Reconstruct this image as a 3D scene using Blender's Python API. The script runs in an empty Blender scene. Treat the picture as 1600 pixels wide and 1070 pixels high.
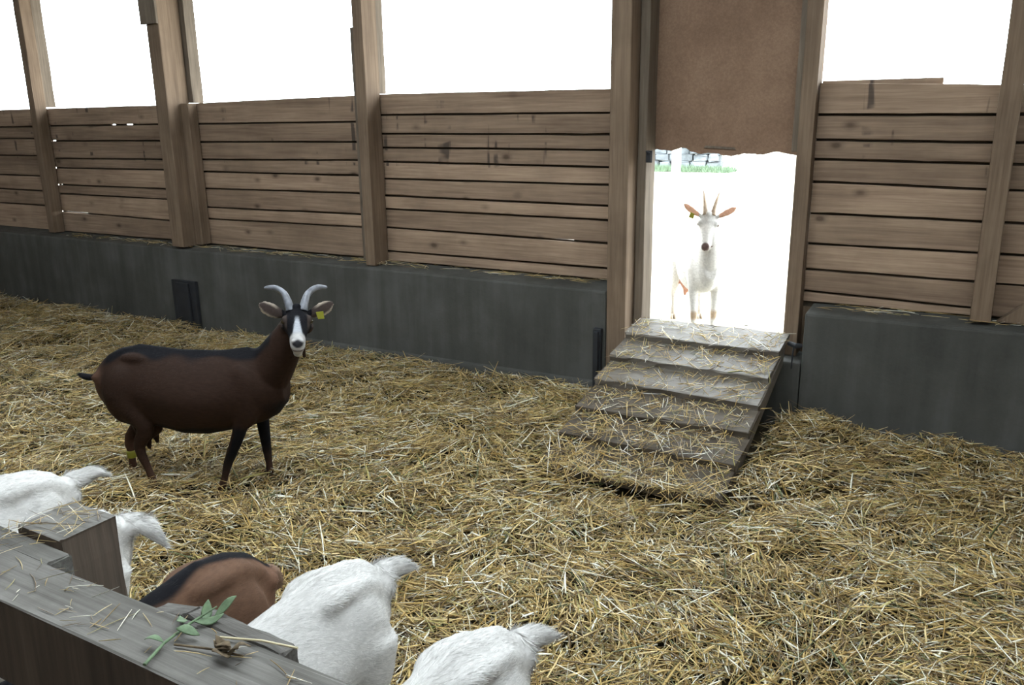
import bpy, bmesh, math, random
import numpy as np
from mathutils import Vector, Matrix
random.seed(4); RNG = np.random.default_rng(7)
SC = bpy.context.scene
C = SC.collection
# ---------------------------------------------------------------- camera
F_PX, PITCH, ROLL, YAW = 1300.0, math.radians(15.088), math.radians(-0.7475), math.radians(29.53)
fwd = Vector((-math.sin(YAW)*math.cos(PITCH), math.cos(YAW)*math.cos(PITCH), -math.sin(PITCH)))
right = Vector((math.cos(YAW), math.sin(YAW), 0)); up = right.cross(fwd)
r2 = right*math.cos(ROLL)+up*math.sin(ROLL); u2 = -right*math.sin(ROLL)+up*math.cos(ROLL)
cam = bpy.data.cameras.new('camera'); camo = bpy.data.objects.new('camera', cam); C.objects.link(camo)
M = Matrix((r2, u2, -fwd)).transposed().to_4x4(); M.translation = (0, 0, 1.7)
camo.matrix_world = M
cam.sensor_fit = 'HORIZONTAL'; cam.sensor_width = 36.0; cam.lens = 36.0*F_PX/1600
cam.clip_start = 0.05; cam.clip_end = 500
SC.camera = camo
# ---------------------------------------------------------------- sky and exposure
SC.view_settings.view_transform = 'Standard'; SC.view_settings.look = 'None'
SC.view_settings.gamma = 1.0; SC.view_settings.use_curve_mapping = False
SC.view_settings.exposure = -0.1
W = bpy.data.worlds.new('sky'); SC.world = W; W.use_nodes = True
W.node_tree.nodes['Background'].inputs[0].default_value = (0.87, 0.955, 1.0, 1)
W.node_tree.nodes['Background'].inputs[1].default_value = 11.5
try:
    SC.cycles.use_denoising = True; SC.cycles.max_bounces = 8; SC.cycles.diffuse_bounces = 5
except Exception: pass
ROOF_OPEN = (1.30, 2.60); ROOF_X = (-4.8, 1.2)      # open strip added in the unseen roof, placed to light the pen

# ---------------------------------------------------------------- helpers
def mat(name, rough=0.8, spec=0.3):
    m = bpy.data.materials.new(name); m.use_nodes = True
    nt = m.node_tree; b = nt.nodes['Principled BSDF']
    b.inputs['Roughness'].default_value = rough; b.inputs['Specular IOR Level'].default_value = spec
    return m, nt, b
def N(nt, t, **kw):
    n = nt.nodes.new(t)
    for k, v in kw.items():
        if k.startswith('i_'): n.inputs[k[2:].replace('_', ' ')].default_value = v
        else: setattr(n, k, v)
    return n
def ramp(nt, fac, stops):
    r = nt.nodes.new('ShaderNodeValToRGB'); e = r.color_ramp.elements
    while len(e) < len(stops): e.new(0.5)
    for el, (p, c) in zip(e, stops):
        el.position = p; el.color = (*c, 1) if len(c) == 3 else c
    nt.links.new(fac, r.inputs[0]); return r.outputs[0]
def mix(nt, fac, a, b, mode='MIX'):
    m = nt.nodes.new('ShaderNodeMix'); m.data_type = 'RGBA'; m.blend_type = mode
    for s, v in ((m.inputs[0], fac), (m.inputs[6], a), (m.inputs[7], b)):
        if isinstance(v, (int, float)): s.default_value = v
        elif isinstance(v, tuple): s.default_value = (*v, 1)
        else: nt.links.new(v, s)
    return m.outputs[2]
def math_(nt, op, a, b=None, c=None):
    m = nt.nodes.new('ShaderNodeMath'); m.operation = op
    for s, v in zip(m.inputs, (a, b, c)):
        if v is None: continue
        if isinstance(v, (int, float)): s.default_value = v
        else: nt.links.new(v, s)
    return m.outputs[0]
def noise(nt, vec, scale, detail=4, rough=0.55):
    n = nt.nodes.new('ShaderNodeTexNoise'); n.inputs['Scale'].default_value = scale
    n.inputs['Detail'].default_value = detail; n.inputs['Roughness'].default_value = rough
    nt.links.new(vec, n.inputs['Vector']); return n.outputs['Fac']
def mapping(nt, vec, sc):
    m = nt.nodes.new('ShaderNodeMapping'); m.inputs['Scale'].default_value = sc
    nt.links.new(vec, m.inputs['Vector']); return m.outputs[0]
def bump(nt, b, h, strength=0.3, dist=0.01):
    n = nt.nodes.new('ShaderNodeBump'); n.inputs['Strength'].default_value = strength; n.inputs['Distance'].default_value = dist
    nt.links.new(h, n.inputs['Height']); nt.links.new(n.outputs[0], b.inputs['Normal'])

def wood(name, dark, light, axis='X', knots=0.0, stain=0.0, vary=0.35, rough=0.85, grime=(0.05, 0.045, 0.04), grime_amt=0.0, spec=0.2, coarse=1.0, drips=False):
    m, nt, b = mat(name, rough, spec)
    tc = nt.nodes.new('ShaderNodeTexCoord'); geo = nt.nodes.new('ShaderNodeNewGeometry')
    sc = nt.nodes.new('ShaderNodeVectorMath'); sc.operation = 'SCALE'
    cmb = nt.nodes.new('ShaderNodeCombineXYZ')
    for i, k in enumerate((13.7, 7.3, 5.1)):
        nt.links.new(math_(nt, 'MULTIPLY', geo.outputs['Random Per Island'], k), cmb.inputs[i])
    add = nt.nodes.new('ShaderNodeVectorMath'); add.operation = 'ADD'
    nt.links.new(tc.outputs['Object'], add.inputs[0]); nt.links.new(cmb.outputs[0], add.inputs[1])
    v = add.outputs[0]
    ia = 'XYZ'.index(axis)
    s1 = [9.0*coarse]*3; s1[ia] = 0.8; s2 = [70.0*coarse]*3; s2[ia] = 2.5
    n1 = noise(nt, mapping(nt, v, s1), 1.0, 5, 0.6); n2 = noise(nt, mapping(nt, v, s2), 1.0, 3, 0.6)
    n3 = noise(nt, v, 2.2, 4, 0.6)
    g = math_(nt, 'ADD', math_(nt, 'MULTIPLY', n1, 0.55), math_(nt, 'MULTIPLY', n2, 0.45))
    col = ramp(nt, g, [(0.30, dark), (0.52, tuple((a+c)/2 for a, c in zip(dark, light))), (0.72, light)])
    hv = math_(nt, 'MULTIPLY_ADD', geo.outputs['Random Per Island'], vary, 1.0-vary*0.6)
    cm = nt.nodes.new('ShaderNodeCombineXYZ')
    for i in range(3): nt.links.new(hv, cm.inputs[i])
    col = mix(nt, 1.0, col, cm.outputs[0], 'MULTIPLY')
    if knots > 0:
        vo = nt.nodes.new('ShaderNodeTexVoronoi'); vo.inputs['Scale'].default_value = 1.0
        ks = [7.0]*3; ks[ia] = 4.2; ks[1 if ia != 1 else 0] = 0.6
        nt.links.new(mapping(nt, v, ks), vo.inputs['Vector'])
        k = ramp(nt, vo.outputs['Distance'], [(0.06, (1, 1, 1)), (0.14, (0.35, 0.35, 0.35)), (0.24, (0, 0, 0))])
        sep = nt.nodes.new('ShaderNodeSeparateColor'); nt.links.new(vo.outputs['Color'], sep.inputs[0])
        on = math_(nt, 'GREATER_THAN', sep.outputs[0], 1.0-knots)
        col = mix(nt, math_(nt, 'MULTIPLY', math_(nt, 'MULTIPLY', k, on), 0.75), col, tuple(c*0.22 for c in dark))
    if stain > 0:
        st = ramp(nt, n3, [(0.42, (0, 0, 0)), (0.7, (1, 1, 1))])
        col = mix(nt, math_(nt, 'MULTIPLY', st, stain), col, tuple(c*0.45 for c in dark))
    if grime_amt > 0:
        n4 = noise(nt, v, 6.0, 6, 0.65)
        gr = ramp(nt, n4, [(0.40, (0, 0, 0)), (0.62, (1, 1, 1))])
        col = mix(nt, math_(nt, 'MULTIPLY', gr, grime_amt), col, grime)
    if drips:                                            # short black water marks running down the upper boards
        nd = noise(nt, mapping(nt, tc.outputs['Object'], (16, 0.3, 1.1)), 1.0, 2, 0.5)
        nd2 = noise(nt, mapping(nt, tc.outputs['Object'], (2.5, 0.3, 9)), 1.0, 2, 0.5)
        dm = math_(nt, 'MULTIPLY', ramp(nt, nd, [(0.62, (0, 0, 0)), (0.67, (1, 1, 1))]), ramp(nt, nd2, [(0.50, (0, 0, 0)), (0.56, (1, 1, 1))]))
        sz = nt.nodes.new('ShaderNodeSeparateXYZ'); nt.links.new(tc.outputs['Object'], sz.inputs[0])
        dm = math_(nt, 'MULTIPLY', dm, ramp(nt, sz.outputs[2], [(0.0, (0, 0, 0)), (1.0, (1, 1, 1))]))
        dm = math_(nt, 'MULTIPLY', dm, math_(nt, 'GREATER_THAN', sz.outputs[2], 1.38))
        col = mix(nt, math_(nt, 'MULTIPLY', dm, 0.8), col, (0.05, 0.04, 0.035))
    nt.links.new(col, b.inputs['Base Color'])
    bump(nt, b, g, 0.5, 0.006)
    return m

def link(name, me, m, parent=None):
    o = bpy.data.objects.new(name, me); C.objects.link(o)
    if m: me.materials.append(m)
    if parent: o.parent = parent
    return o
def from_bm(name, bm, m, parent=None, smooth=False):
    bmesh.ops.recalc_face_normals(bm, faces=bm.faces)
    me = bpy.data.meshes.new(name); bm.to_mesh(me); bm.free()
    if smooth:
        for p in me.polygons: p.use_smooth = True
    return link(name, me, m, parent)
def tag(o, label=None, cat=None, group=None, kind=None):
    for k, v in (('label', label), ('category', cat), ('group', group), ('kind', kind)):
        if v: o[k] = v
    return o
def empty(name, loc, rz=0, **kw):
    o = bpy.data.objects.new(name, None); C.objects.link(o); o.location = loc; o.rotation_euler = (0, 0, rz)
    o.empty_display_size = 0.1
    return tag(o, **kw)
def hexa(bm, P, bev=0.0, cuts=0, jit=0.0):
    """eight corners (bottom ring then top ring) -> a solid, bevelled, optionally cut along its length and roughened"""
    t = bmesh.new()
    v = [t.verts.new(p) for p in P]
    for f in ((3, 2, 1, 0), (4, 5, 6, 7), (0, 1, 5, 4), (1, 2, 6, 5), (2, 3, 7, 6), (3, 0, 4, 7)): t.faces.new([v[i] for i in f])
    if bev: bmesh.ops.bevel(t, geom=t.edges[:], offset=bev, segments=2, profile=0.6, affect='EDGES')
    if cuts:
        L = max(e.calc_length() for e in t.edges)
        long_e = [e for e in t.edges if e.calc_length() > L*0.6]
        bmesh.ops.subdivide_edges(t, edges=long_e, cuts=cuts, use_grid_fill=True)
    if jit:
        for w in t.verts: w.co += Vector((random.gauss(0, jit), random.gauss(0, jit), random.gauss(0, jit)))
    bmesh.ops.recalc_face_normals(t, faces=t.faces)
    me = bpy.data.meshes.new('t'); t.to_mesh(me); t.free(); bm.from_mesh(me); bpy.data.meshes.remove(me)
def box(bm, x0, x1, y0, y1, z0, z1, bev=0.004, cuts=0, jit=0.0):
    hexa(bm, [(x0, y0, z0), (x1, y0, z0), (x1, y1, z0), (x0, y1, z0), (x0, y0, z1), (x1, y0, z1), (x1, y1, z1), (x0, y1, z1)], bev, cuts, jit)
def one_box(name, m, b, parent=None, **kw):
    bm = bmesh.new(); box(bm, *b, **kw); return from_bm(name, bm, m, parent)
def loft(bm, rings, n=18, shape=None, closed=True):
    """rings: (centre, axisA, axisB); joins ellipse-like sections into one closed skin"""
    prev = None; first = None
    for c, a, b in rings:
        c, a, b = Vector(c), Vector(a), Vector(b); cur = []
        for i in range(n):
            t = 2*math.pi*i/n; ca, sa = math.cos(t), math.sin(t)
            if shape: ca, sa = shape(ca, sa)
            cur.append(bm.verts.new(c+a*ca+b*sa))
        if prev:
            for i in range(n): bm.faces.new((prev[i], prev[(i+1) % n], cur[(i+1) % n], cur[i]))
        else: first = (cur, c)
        prev = cur; lastc = c
    if closed:
        for ring, cc, fl in ((first[0], first[1], True), (prev, lastc, False)):
            cv = bm.verts.new(cc)
            for i in range(n):
                a, b = ring[i], ring[(i+1) % n]
                bm.faces.new((b, a, cv) if fl else (a, b, cv))
def tube(bm, pts, radii, n=12, flat=1.0, ref=(0, 1, 0)):
    pts = [Vector(p) for p in pts]; rings = []
    for i, p in enumerate(pts):
        t = (pts[min(i+1, len(pts)-1)]-pts[max(i-1, 0)]).normalized()
        s = Vector(ref) - t*Vector(ref).dot(t); s.normalize(); u = t.cross(s)
        r = radii[i]
        ra, rb = r if isinstance(r, tuple) else (r, r*flat)
        rings.append((p, s*ra, u*rb))
    loft(bm, rings, n)
def blob(bm, c, r, sub=2):
    r = r if isinstance(r, tuple) else (r, r, r)
    res = bmesh.ops.create_icosphere(bm, subdivisions=sub, radius=1.0)
    for v in res['verts']: v.co = Vector((v.co.x*r[0]+c[0], v.co.y*r[1]+c[1], v.co.z*r[2]+c[2]))
def smooth_pts(pts, k=4):
    """Catmull-Rom through the points"""
    P = [Vector(p) for p in pts]; out = []
    for i in range(len(P)-1):
        a, b, c, d = P[max(i-1, 0)], P[i], P[i+1], P[min(i+2, len(P)-1)]
        for j in range(k):
            t = j/k
            out.append(0.5*((2*b)+(c-a)*t+(2*a-5*b+4*c-d)*t*t+(3*b-a-3*c+d)*t**3))
    out.append(P[-1]); return out
def mesh_np(name, verts, quads, cols=None, m=None, parent=None, attr='tint'):
    """verts (n,3), quads (k,4) or (k,3)"""
    me = bpy.data.meshes.new(name); k, w = quads.shape
    me.vertices.add(len(verts)); me.vertices.foreach_set('co', verts.astype(np.float32).ravel())
    me.loops.add(k*w); me.loops.foreach_set('vertex_index', quads.astype(np.int32).ravel())
    me.polygons.add(k); me.polygons.foreach_set('loop_start', np.arange(0, k*w, w, dtype=np.int32))
    try: me.polygons.foreach_set('loop_total', np.full(k, w, dtype=np.int32))
    except Exception: pass
    me.update(calc_edges=True)
    if cols is not None:
        a = me.attributes.new(attr, 'FLOAT_COLOR', 'POINT')
        a.data.foreach_set('color', np.hstack([cols, np.ones((len(cols), 1))]).astype(np.float32).ravel())
    return link(name, me, m, parent)

# ---------------------------------------------------------------- materials
PLANK = wood('plank_wood', (0.175, 0.117, 0.080), (0.46, 0.335, 0.235), 'X', knots=0.55, stain=0.35, vary=0.40, drips=True)
PLANK_B = wood('backing_wood', (0.05, 0.04, 0.03), (0.10, 0.08, 0.06), 'X')
POST = wood('post_wood', (0.11, 0.075, 0.05), (0.29, 0.21, 0.145), 'Z', knots=0.2, stain=0.35, vary=0.25)
POST_G = wood('grey_post_wood', (0.10, 0.078, 0.058), (0.26, 0.21, 0.16), 'Z', knots=0.15, stain=0.3, vary=0.25)
RAMPW = wood('ramp_wood', (0.095, 0.08, 0.065), (0.30, 0.275, 0.235), 'X', rough=0.55, spec=0.45, grime_amt=0.4, grime=(0.12, 0.10, 0.08), vary=0.3)
RAMPD = wood('dirty_ramp_wood', (0.065, 0.052, 0.040), (0.21, 0.18, 0.145), 'X', rough=0.7, spec=0.3, grime_amt=0.6, grime=(0.085, 0.068, 0.048), vary=0.3)
RAILD = wood('dark_grained_wood', (0.04, 0.037, 0.033), (0.21, 0.20, 0.185), 'X', grime_amt=0.3, grime=(0.03, 0.027, 0.022), vary=0.2, coarse=2.2)
RAILW = wood('rail_wood', (0.065, 0.062, 0.055), (0.28, 0.27, 0.25), 'X', grime_amt=0.35, grime=(0.045, 0.04, 0.032), vary=0.3, coarse=1.3)
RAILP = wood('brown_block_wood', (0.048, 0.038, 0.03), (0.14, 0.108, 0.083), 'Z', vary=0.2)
def concrete():
    m, nt, b = mat('concrete', 0.8, 0.25)
    v = nt.nodes.new('ShaderNodeTexCoord').outputs['Object']
    n1 = noise(nt, v, 1.6, 6, 0.6); n2 = noise(nt, mapping(nt, v, (9, 9, 0.9)), 1.0, 4); n3 = noise(nt, v, 45, 4, 0.7)
    g = math_(nt, 'ADD', math_(nt, 'MULTIPLY', n1, 0.6), math_(nt, 'MULTIPLY', n2, 0.4))
    col = ramp(nt, g, [(0.32, (0.036, 0.037, 0.034)), (0.5, (0.064, 0.065, 0.059)), (0.68, (0.11, 0.11, 0.106))])
    col = mix(nt, math_(nt, 'MULTIPLY', n3, 0.25), col, (0.11, 0.105, 0.09))
    nt.links.new(col, b.inputs['Base Color']); bump(nt, b, n3, 0.25, 0.006)
    return m
CONC = concrete()
def board():
    m, nt, b = mat('chipboard', 0.8, 0.2)
    v = nt.nodes.new('ShaderNodeTexCoord').outputs['Object']
    n1 = noise(nt, v, 2.0, 5, 0.6); n2 = noise(nt, v, 90, 4, 0.7)
    col = ramp(nt, math_(nt, 'ADD', math_(nt, 'MULTIPLY', n1, 0.6), math_(nt, 'MULTIPLY', n2, 0.4)),
               [(0.33, (0.165, 0.102, 0.066)), (0.5, (0.24, 0.152, 0.10)), (0.66, (0.32, 0.215, 0.145))])
    vo = nt.nodes.new('ShaderNodeTexVoronoi'); vo.inputs['Scale'].default_value = 4.5; nt.links.new(v, vo.inputs['Vector'])
    col = mix(nt, ramp(nt, vo.outputs['Distance'], [(0.02, (0.7, 0.7, 0.7)), (0.06, (0, 0, 0))]), col, (0.06, 0.045, 0.035))
    nt.links.new(col, b.inputs['Base Color']); bump(nt, b, n2, 0.2, 0.003)
    return m
CHIP = board()
def plain(name, col, rough=0.8, spec=0.3, var=0.25, scale=8.0, metal=0.0):
    m, nt, b = mat(name, rough, spec); b.inputs['Metallic'].default_value = metal
    v = nt.nodes.new('ShaderNodeTexCoord').outputs['Object']
    n = noise(nt, v, scale, 4)
    c = ramp(nt, n, [(0.3, tuple(x*(1-var) for x in col)), (0.7, tuple(min(1, x*(1+var)) for x in col))])
    nt.links.new(c, b.inputs['Base Color']); bump(nt, b, n, 0.2, 0.004)
    return m
STEEL = plain('dark_steel', (0.02, 0.022, 0.026), 0.6, 0.4)
SOIL = plain('litter_soil', (0.032, 0.025, 0.013), 0.95, 0.1, 0.5, 14)
ALLEY = plain('alley_concrete', (0.16, 0.155, 0.145), 0.9, 0.2, 0.3, 3)
ROOFM = plain('roof_boards', (0.16, 0.12, 0.09), 0.9, 0.1, 0.3, 3)
def yard_mat():
    m, nt, b = mat('sandy_yard', 0.95, 0.1); v = nt.nodes.new('ShaderNodeTexCoord').outputs['Object']
    col = ramp(nt, noise(nt, v, 5, 5), [(0.3, (0.30, 0.27, 0.22)), (0.7, (0.5, 0.45, 0.37))])
    vo = nt.nodes.new('ShaderNodeTexVoronoi'); vo.inputs['Scale'].default_value = 9; nt.links.new(v, vo.inputs['Vector'])
    k = math_(nt, 'MULTIPLY', ramp(nt, vo.outputs['Distance'], [(0.12, (1, 1, 1)), (0.22, (0, 0, 0))]), ramp(nt, noise(nt, v, 2.2, 3), [(0.48, (0, 0, 0)), (0.6, (1, 1, 1))]))
    nt.links.new(mix(nt, k, col, (0.05, 0.045, 0.04)), b.inputs['Base Color']); return m
YARD = yard_mat()
TAGY = plain('yellow_plastic', (0.27, 0.27, 0.03), 0.45, 0.4, 0.05)
HOOF = plain('hoof', (0.07, 0.06, 0.05), 0.6, 0.3, 0.3, 30)
HOOF_P = plain('pale_hoof', (0.55, 0.47, 0.38), 0.6, 0.3, 0.2, 30)
HORN_G = plain('grey_horn', (0.17, 0.18, 0.205), 0.35, 0.5, 0.35, 40)
HORN_T = plain('tan_horn', (0.35, 0.27, 0.19), 0.4, 0.5, 0.3, 40)
EYE = plain('goat_eye', (0.03, 0.022, 0.012), 0.12, 0.6, 0.2, 60)
PINK = plain('udder_skin', (0.70, 0.38, 0.27), 0.6, 0.3, 0.1, 20)
GREEN = plain('wilted_green', (0.11, 0.17, 0.09), 0.6, 0.3, 0.4, 60)
DRY = plain('dry_leaf', (0.13, 0.10, 0.065), 0.9, 0.1, 0.5, 60)
GRASS = plain('grass', (0.13, 0.185, 0.12), 0.9, 0.1, 0.4, 9)
STONE = plain('field_stone', (0.15, 0.165, 0.175), 0.9, 0.1, 0.5, 2.5)
def tinted(name, attr, rough, spec, sheen=0.0, noise_amt=0.0):
    m, nt, b = mat(name, rough, spec)
    a = nt.nodes.new('ShaderNodeAttribute'); a.attribute_name = attr
    col = a.outputs['Color']
    if noise_amt:
        v = nt.nodes.new('ShaderNodeTexCoord').outputs['Object']
        n = noise(nt, mapping(nt, v, (30, 90, 90)), 1.0, 4, 0.6)
        col = mix(nt, noise_amt, col, ramp(nt, n, [(0.3, (0.25, 0.25, 0.25)), (0.7, (1, 1, 1))]), 'MULTIPLY')
        bump(nt, b, n, 0.25, 0.006)
    nt.links.new(col, b.inputs['Base Color'])
    if sheen: b.inputs['Sheen Weight'].default_value = sheen; b.inputs['Sheen Roughness'].default_value = 0.4
    return m
STRAW = tinted('straw', 'tint', 0.33, 0.6)
COAT = tinted('goat_coat', 'coat', 0.68, 0.08, 0.0, 0.35)
FUR = tinted('goat_hair', 'tint', 0.62, 0.15)

# ---------------------------------------------------------------- setting
def hgt(x, y):
    """height of the straw bed"""
    h = 0.022*np.sin(x*2.1+1.3)*np.sin(y*2.6+0.4)+0.014*np.sin(x*5.3+y*3.1)+0.010*np.sin(x*9.7-y*8.3+2.0)+0.008*np.sin(13.1*x+2)*np.sin(11.7*y)
    h = h + 0.10*np.exp(-(((x+0.62)/0.22)**2+((y-4.35)/0.45)**2)) + 0.035*np.exp(-(((x+2.15)/0.2)**2+((y-4.1)/0.4)**2))
    h = h - 0.035*np.exp(-(((x+1.33)/0.6)**2+((y-3.36)/0.25)**2))
    return h
gx, gy = np.meshgrid(np.linspace(-12, 6, 181), np.linspace(-3, 4.9, 80))
gz = np.where(gy > 0.9, hgt(gx, gy)-0.02, -0.02)
V = np.stack([gx, gy, gz], -1).reshape(-1, 3); nx = gx.shape[1]; ny = gx.shape[0]
i0 = (np.arange(ny-1)[:, None]*nx+np.arange(nx-1)[None]).ravel()
fl = mesh_np('floor', V, np.stack([i0, i0+1, i0+1+nx, i0+nx], 1), None, SOIL); tag(fl, kind='structure')
for p in fl.data.polygons: p.use_smooth = True
yard = one_box('ground_yard', YARD, (-60, 40, 5.12, 70, 0.0, 0.22), bev=0); tag(yard, kind='structure')

def wall(name, parts, m=CONC):
    bm = bmesh.new()
    for p in parts: box(bm, *p, bev=0.012)
    return tag(from_bm(name, bm, m), kind='structure')
bm = bmesh.new()
hexa(bm, [(-12, 4.66, -0.1), (-1.97, 4.66, -0.1), (-1.97, 5.12, -0.1), (-12, 5.12, -0.1), (-12, 4.66, 0.70), (-1.97, 4.66, 0.662), (-1.97, 5.12, 0.70), (-12, 5.12, 0.72)], 0.014)
hexa(bm, [(-4.6, 4.60, -0.1), (-1.99, 4.615, -0.1), (-1.99, 4.7, -0.1), (-4.6, 4.7, -0.1), (-4.6, 4.63, 0.06), (-1.99, 4.635, 0.075), (-1.99, 4.7, 0.09), (-4.6, 4.7, 0.09)], 0.012)
tag(from_bm('wall_left', bm, CONC), kind='structure')
bm = bmesh.new()
hexa(bm, [(-0.79, 4.66, -0.1), (6, 4.66, -0.1), (6, 5.12, -0.1), (-0.79, 5.12, -0.1), (-0.79, 4.66, 0.648), (6, 4.66, 0.67), (6, 5.12, 0.69), (-0.79, 5.12, 0.67)], 0.016)
wr = tag(from_bm('wall_right', bm, CONC), kind='structure')
bm = bmesh.new()
tube(bm, [(0.052, 4.668, 0.252), (0.052, 4.655, 0.252)], [0.016, 0.013], 14)
from_bm('drain_hole', bm, STEEL, wr)
wall('trim_sill', [(-1.842, -0.795, 4.672, 5.12, -0.1, 0.355)])
# plank bays: (x0, x1, line heights at left end, at right end)
def bay(name, x0, x1, zl, zr, zb, holes=()):
    bm = bmesh.new(); g = 0.0075; L = zl+[zb[0]]; Rr = zr+[zb[1]]
    for i in range(len(L)-1):
        a0, a1, b0, b1 = L[i+1]+g, L[i]-g, Rr[i+1]+g, Rr[i]-g
        if i == 0: a1 += g; b1 += g
        dy = random.uniform(-0.004, 0.004)
        hexa(bm, [(x0, 4.87+dy, a0), (x1, 4.87+dy, b0), (x1, 4.897, b0), (x0, 4.897, a0), (x0, 4.87+dy, a1), (x1, 4.87+dy, b1), (x1, 4.897, b1), (x0, 4.897, a1)], 0.004, 7, 0.0012)
    o = tag(from_bm(name, bm, PLANK), kind='structure')
    bm = bmesh.new()
    for i in range(1, len(L)):                     # battens closing the joints from behind, open where light leaks
        cuts = sorted(tuple(h[1:3]) for h in holes if h[0] == i); xs = [x0]+[v for c in cuts for v in c]+[x1]
        for s, e, lo_, hi_ in [(a, b, 0.03, 0.03) for a, b in zip(xs[0::2], xs[1::2])]+[(a, b, 0.03, c[2]) for (a, b), c in zip(cuts, [h[3:] and (0, 0, h[3]) or (0, 0, 0.0) for h in sorted([q for q in holes if q[0] == i], key=lambda q: q[1])])]:
            if e-s > 0.01:
                fs, fe = (s-x0)/(x1-x0), (e-x0)/(x1-x0)
                zs, ze = L[i]*(1-fs)+Rr[i]*fs, L[i]*(1-fe)+Rr[i]*fe
                hexa(bm, [(s, 4.8975, zs-lo_), (e, 4.8975, ze-lo_), (e, 4.912, ze-lo_), (s, 4.912, zs-lo_), (s, 4.8975, zs+hi_), (e, 4.8975, ze+hi_*0.4), (e, 4.912, ze+hi_*0.4), (s, 4.912, zs+hi_)])
    from_bm('joint_batten', bm, PLANK_B, o)
    return o
bay('wall_upper_far_left', -12, -7.72, [1.83, 1.668, 1.566, 1.407, 1.214, 1.075, 0.933], [1.838, 1.68, 1.57, 1.41, 1.22, 1.08, 0.94], (0.70, 0.70))
bay('wall_upper_left', -7.71, -5.90, [1.838, 1.683, 1.547, 1.389, 1.301, 1.145, 1.061, 0.895], [1.842, 1.687, 1.553, 1.397, 1.311, 1.148, 1.06, 0.873], (0.70, 0.71),
    holes=[(1, -6.82, -6.76), (1, -6.62, -6.53), (2, -7.70, -7.655), (5, -7.69, -7.655), (7, -7.66, -7.33)])
bay('wall_upper_middle', -5.86, -3.92, [1.847, 1.686, 1.543, 1.401, 1.303, 1.164, 1.01, 0.913], [1.872, 1.689, 1.547, 1.418, 1.307, 1.179, 1.023, 0.927], (0.70, 0.70))
bay('wall_upper_centre', -3.90, -1.99, [1.874, 1.733, 1.604, 1.508, 1.409, 1.29, 1.169, 1.074, 0.94, 0.765], [1.863, 1.724, 1.596, 1.502, 1.399, 1.29, 1.16, 1.072, 0.924, 0.765], (0.69, 0.69),
    holes=[(8, -2.52, -2.30, 0.004)])
bay('wall_upper_right', -0.843, 0.05, [1.86, 1.696, 1.565, 1.462, 1.341, 1.169, 0.999, 0.854, 0.73], [1.826, 1.686, 1.551, 1.448, 1.321, 1.16, 1.001, 0.849, 0.71], (0.665, 0.665))
bay('wall_upper_far_right', 0.055, 6.0, [1.826, 1.686, 1.551, 1.448, 1.321, 1.16, 1.001, 0.849], [1.83, 1.69, 1.55, 1.45, 1.32, 1.16, 1.0, 0.85], (0.67, 0.67))
# unseen shell of the barn: back wall, ends and a roof with a strip left open to shape the light
def shell(name, b, m=ROOFM):
    return tag(one_box(name, m, b, bev=0), kind='structure')
shell('wall_back', (-12, 6, -3.1, -3.0, -0.1, 4.4))
shell('wall_end_left', (-12.1, -12, -3.1, 5.1, -0.1, 4.4)); shell('wall_end_right', (6, 6.1, -3.1, 5.1, -0.1, 4.4))
bm = bmesh.new()
def roof(y0, y1, xa=-12.1, xb=6.1):
    z = lambda y: 3.05+(5.6-y)*0.22
    hexa(bm, [(xa, y0, z(y0)), (xb, y0, z(y0)), (xb, y1, z(y1)), (xa, y1, z(y1)), (xa, y0, z(y0)+0.06), (xb, y0, z(y0)+0.06), (xb, y1, z(y1)+0.06), (xa, y1, z(y1)+0.06)])
roof(ROOF_OPEN[1], 5.7); roof(-3.2, ROOF_OPEN[0]); roof(*ROOF_OPEN, -12.1, ROOF_X[0]); roof(*ROOF_OPEN, ROOF_X[1], 6.1)
tag(from_bm('ceiling', bm, ROOFM), kind='structure')
shell('wall_gable', (-12, 6, 4.86, 4.9, 2.95, 3.2))

# ---------------------------------------------------------------- posts, door
def post(name, label, pieces, m=POST, cat='post'):
    """pieces: (part name, box, material)"""
    x = (pieces[0][1][0]+pieces[0][1][1])/2; y = (pieces[0][1][2]+pieces[0][1][3])/2; z = min(p[1][4] for p in pieces)
    e = empty(name, (x, y, z), label=label, cat=cat, group='posts beside the doorway' if cat == 'door post' else 'timber posts along the wall')
    for pn, b, pm in pieces:
        bm = bmesh.new(); box(bm, b[0]-x, b[1]-x, b[2]-y, b[3]-y, b[4]-z, b[5]-z, bev=0.006, cuts=6, jit=0.0012)
        from_bm(pn, bm, pm or m, e)
    return e
post('timber_post', 'thin timber post furthest left, bright on its right side, standing on the concrete ledge',
     [('upright', (-7.755, -7.665, 4.75, 4.858, 0.705, 2.98), None), ('rear_batten', (-7.755, -7.69, 4.860, 4.97, 1.850, 2.98), POST_G)])
post('timber_post', 'thick double timber post on the ledge, left of the horned brown goat',
     [('upright', (-5.885, -5.745, 4.645, 4.858, 0.70, 2.98), None), ('rear_batten', (-5.895, -5.70, 4.862, 4.97, 1.853, 2.98), POST_G),
      ('side_batten', (-5.744, -5.66, 4.77, 4.860, 0.71, 1.846), POST), ('side_batten', (-5.99, -5.886, 4.80, 4.860, 0.72, 2.44), POST_G),
      ('splice_block', (-5.925, -5.735, 4.622, 4.643, 2.44, 2.98), POST_G)])
post('timber_post', 'thin timber post on the ledge between the thick post and the doorway',
     [('upright', (-3.875, -3.79, 4.70, 4.858, 0.68, 2.98), None), ('rear_batten', (-3.98, -3.877, 4.80, 4.860, 0.70, 2.32), POST_G), ('rear_batten', (-3.875, -3.82, 4.862, 4.97, 1.880, 2.98), POST_G)])
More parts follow.
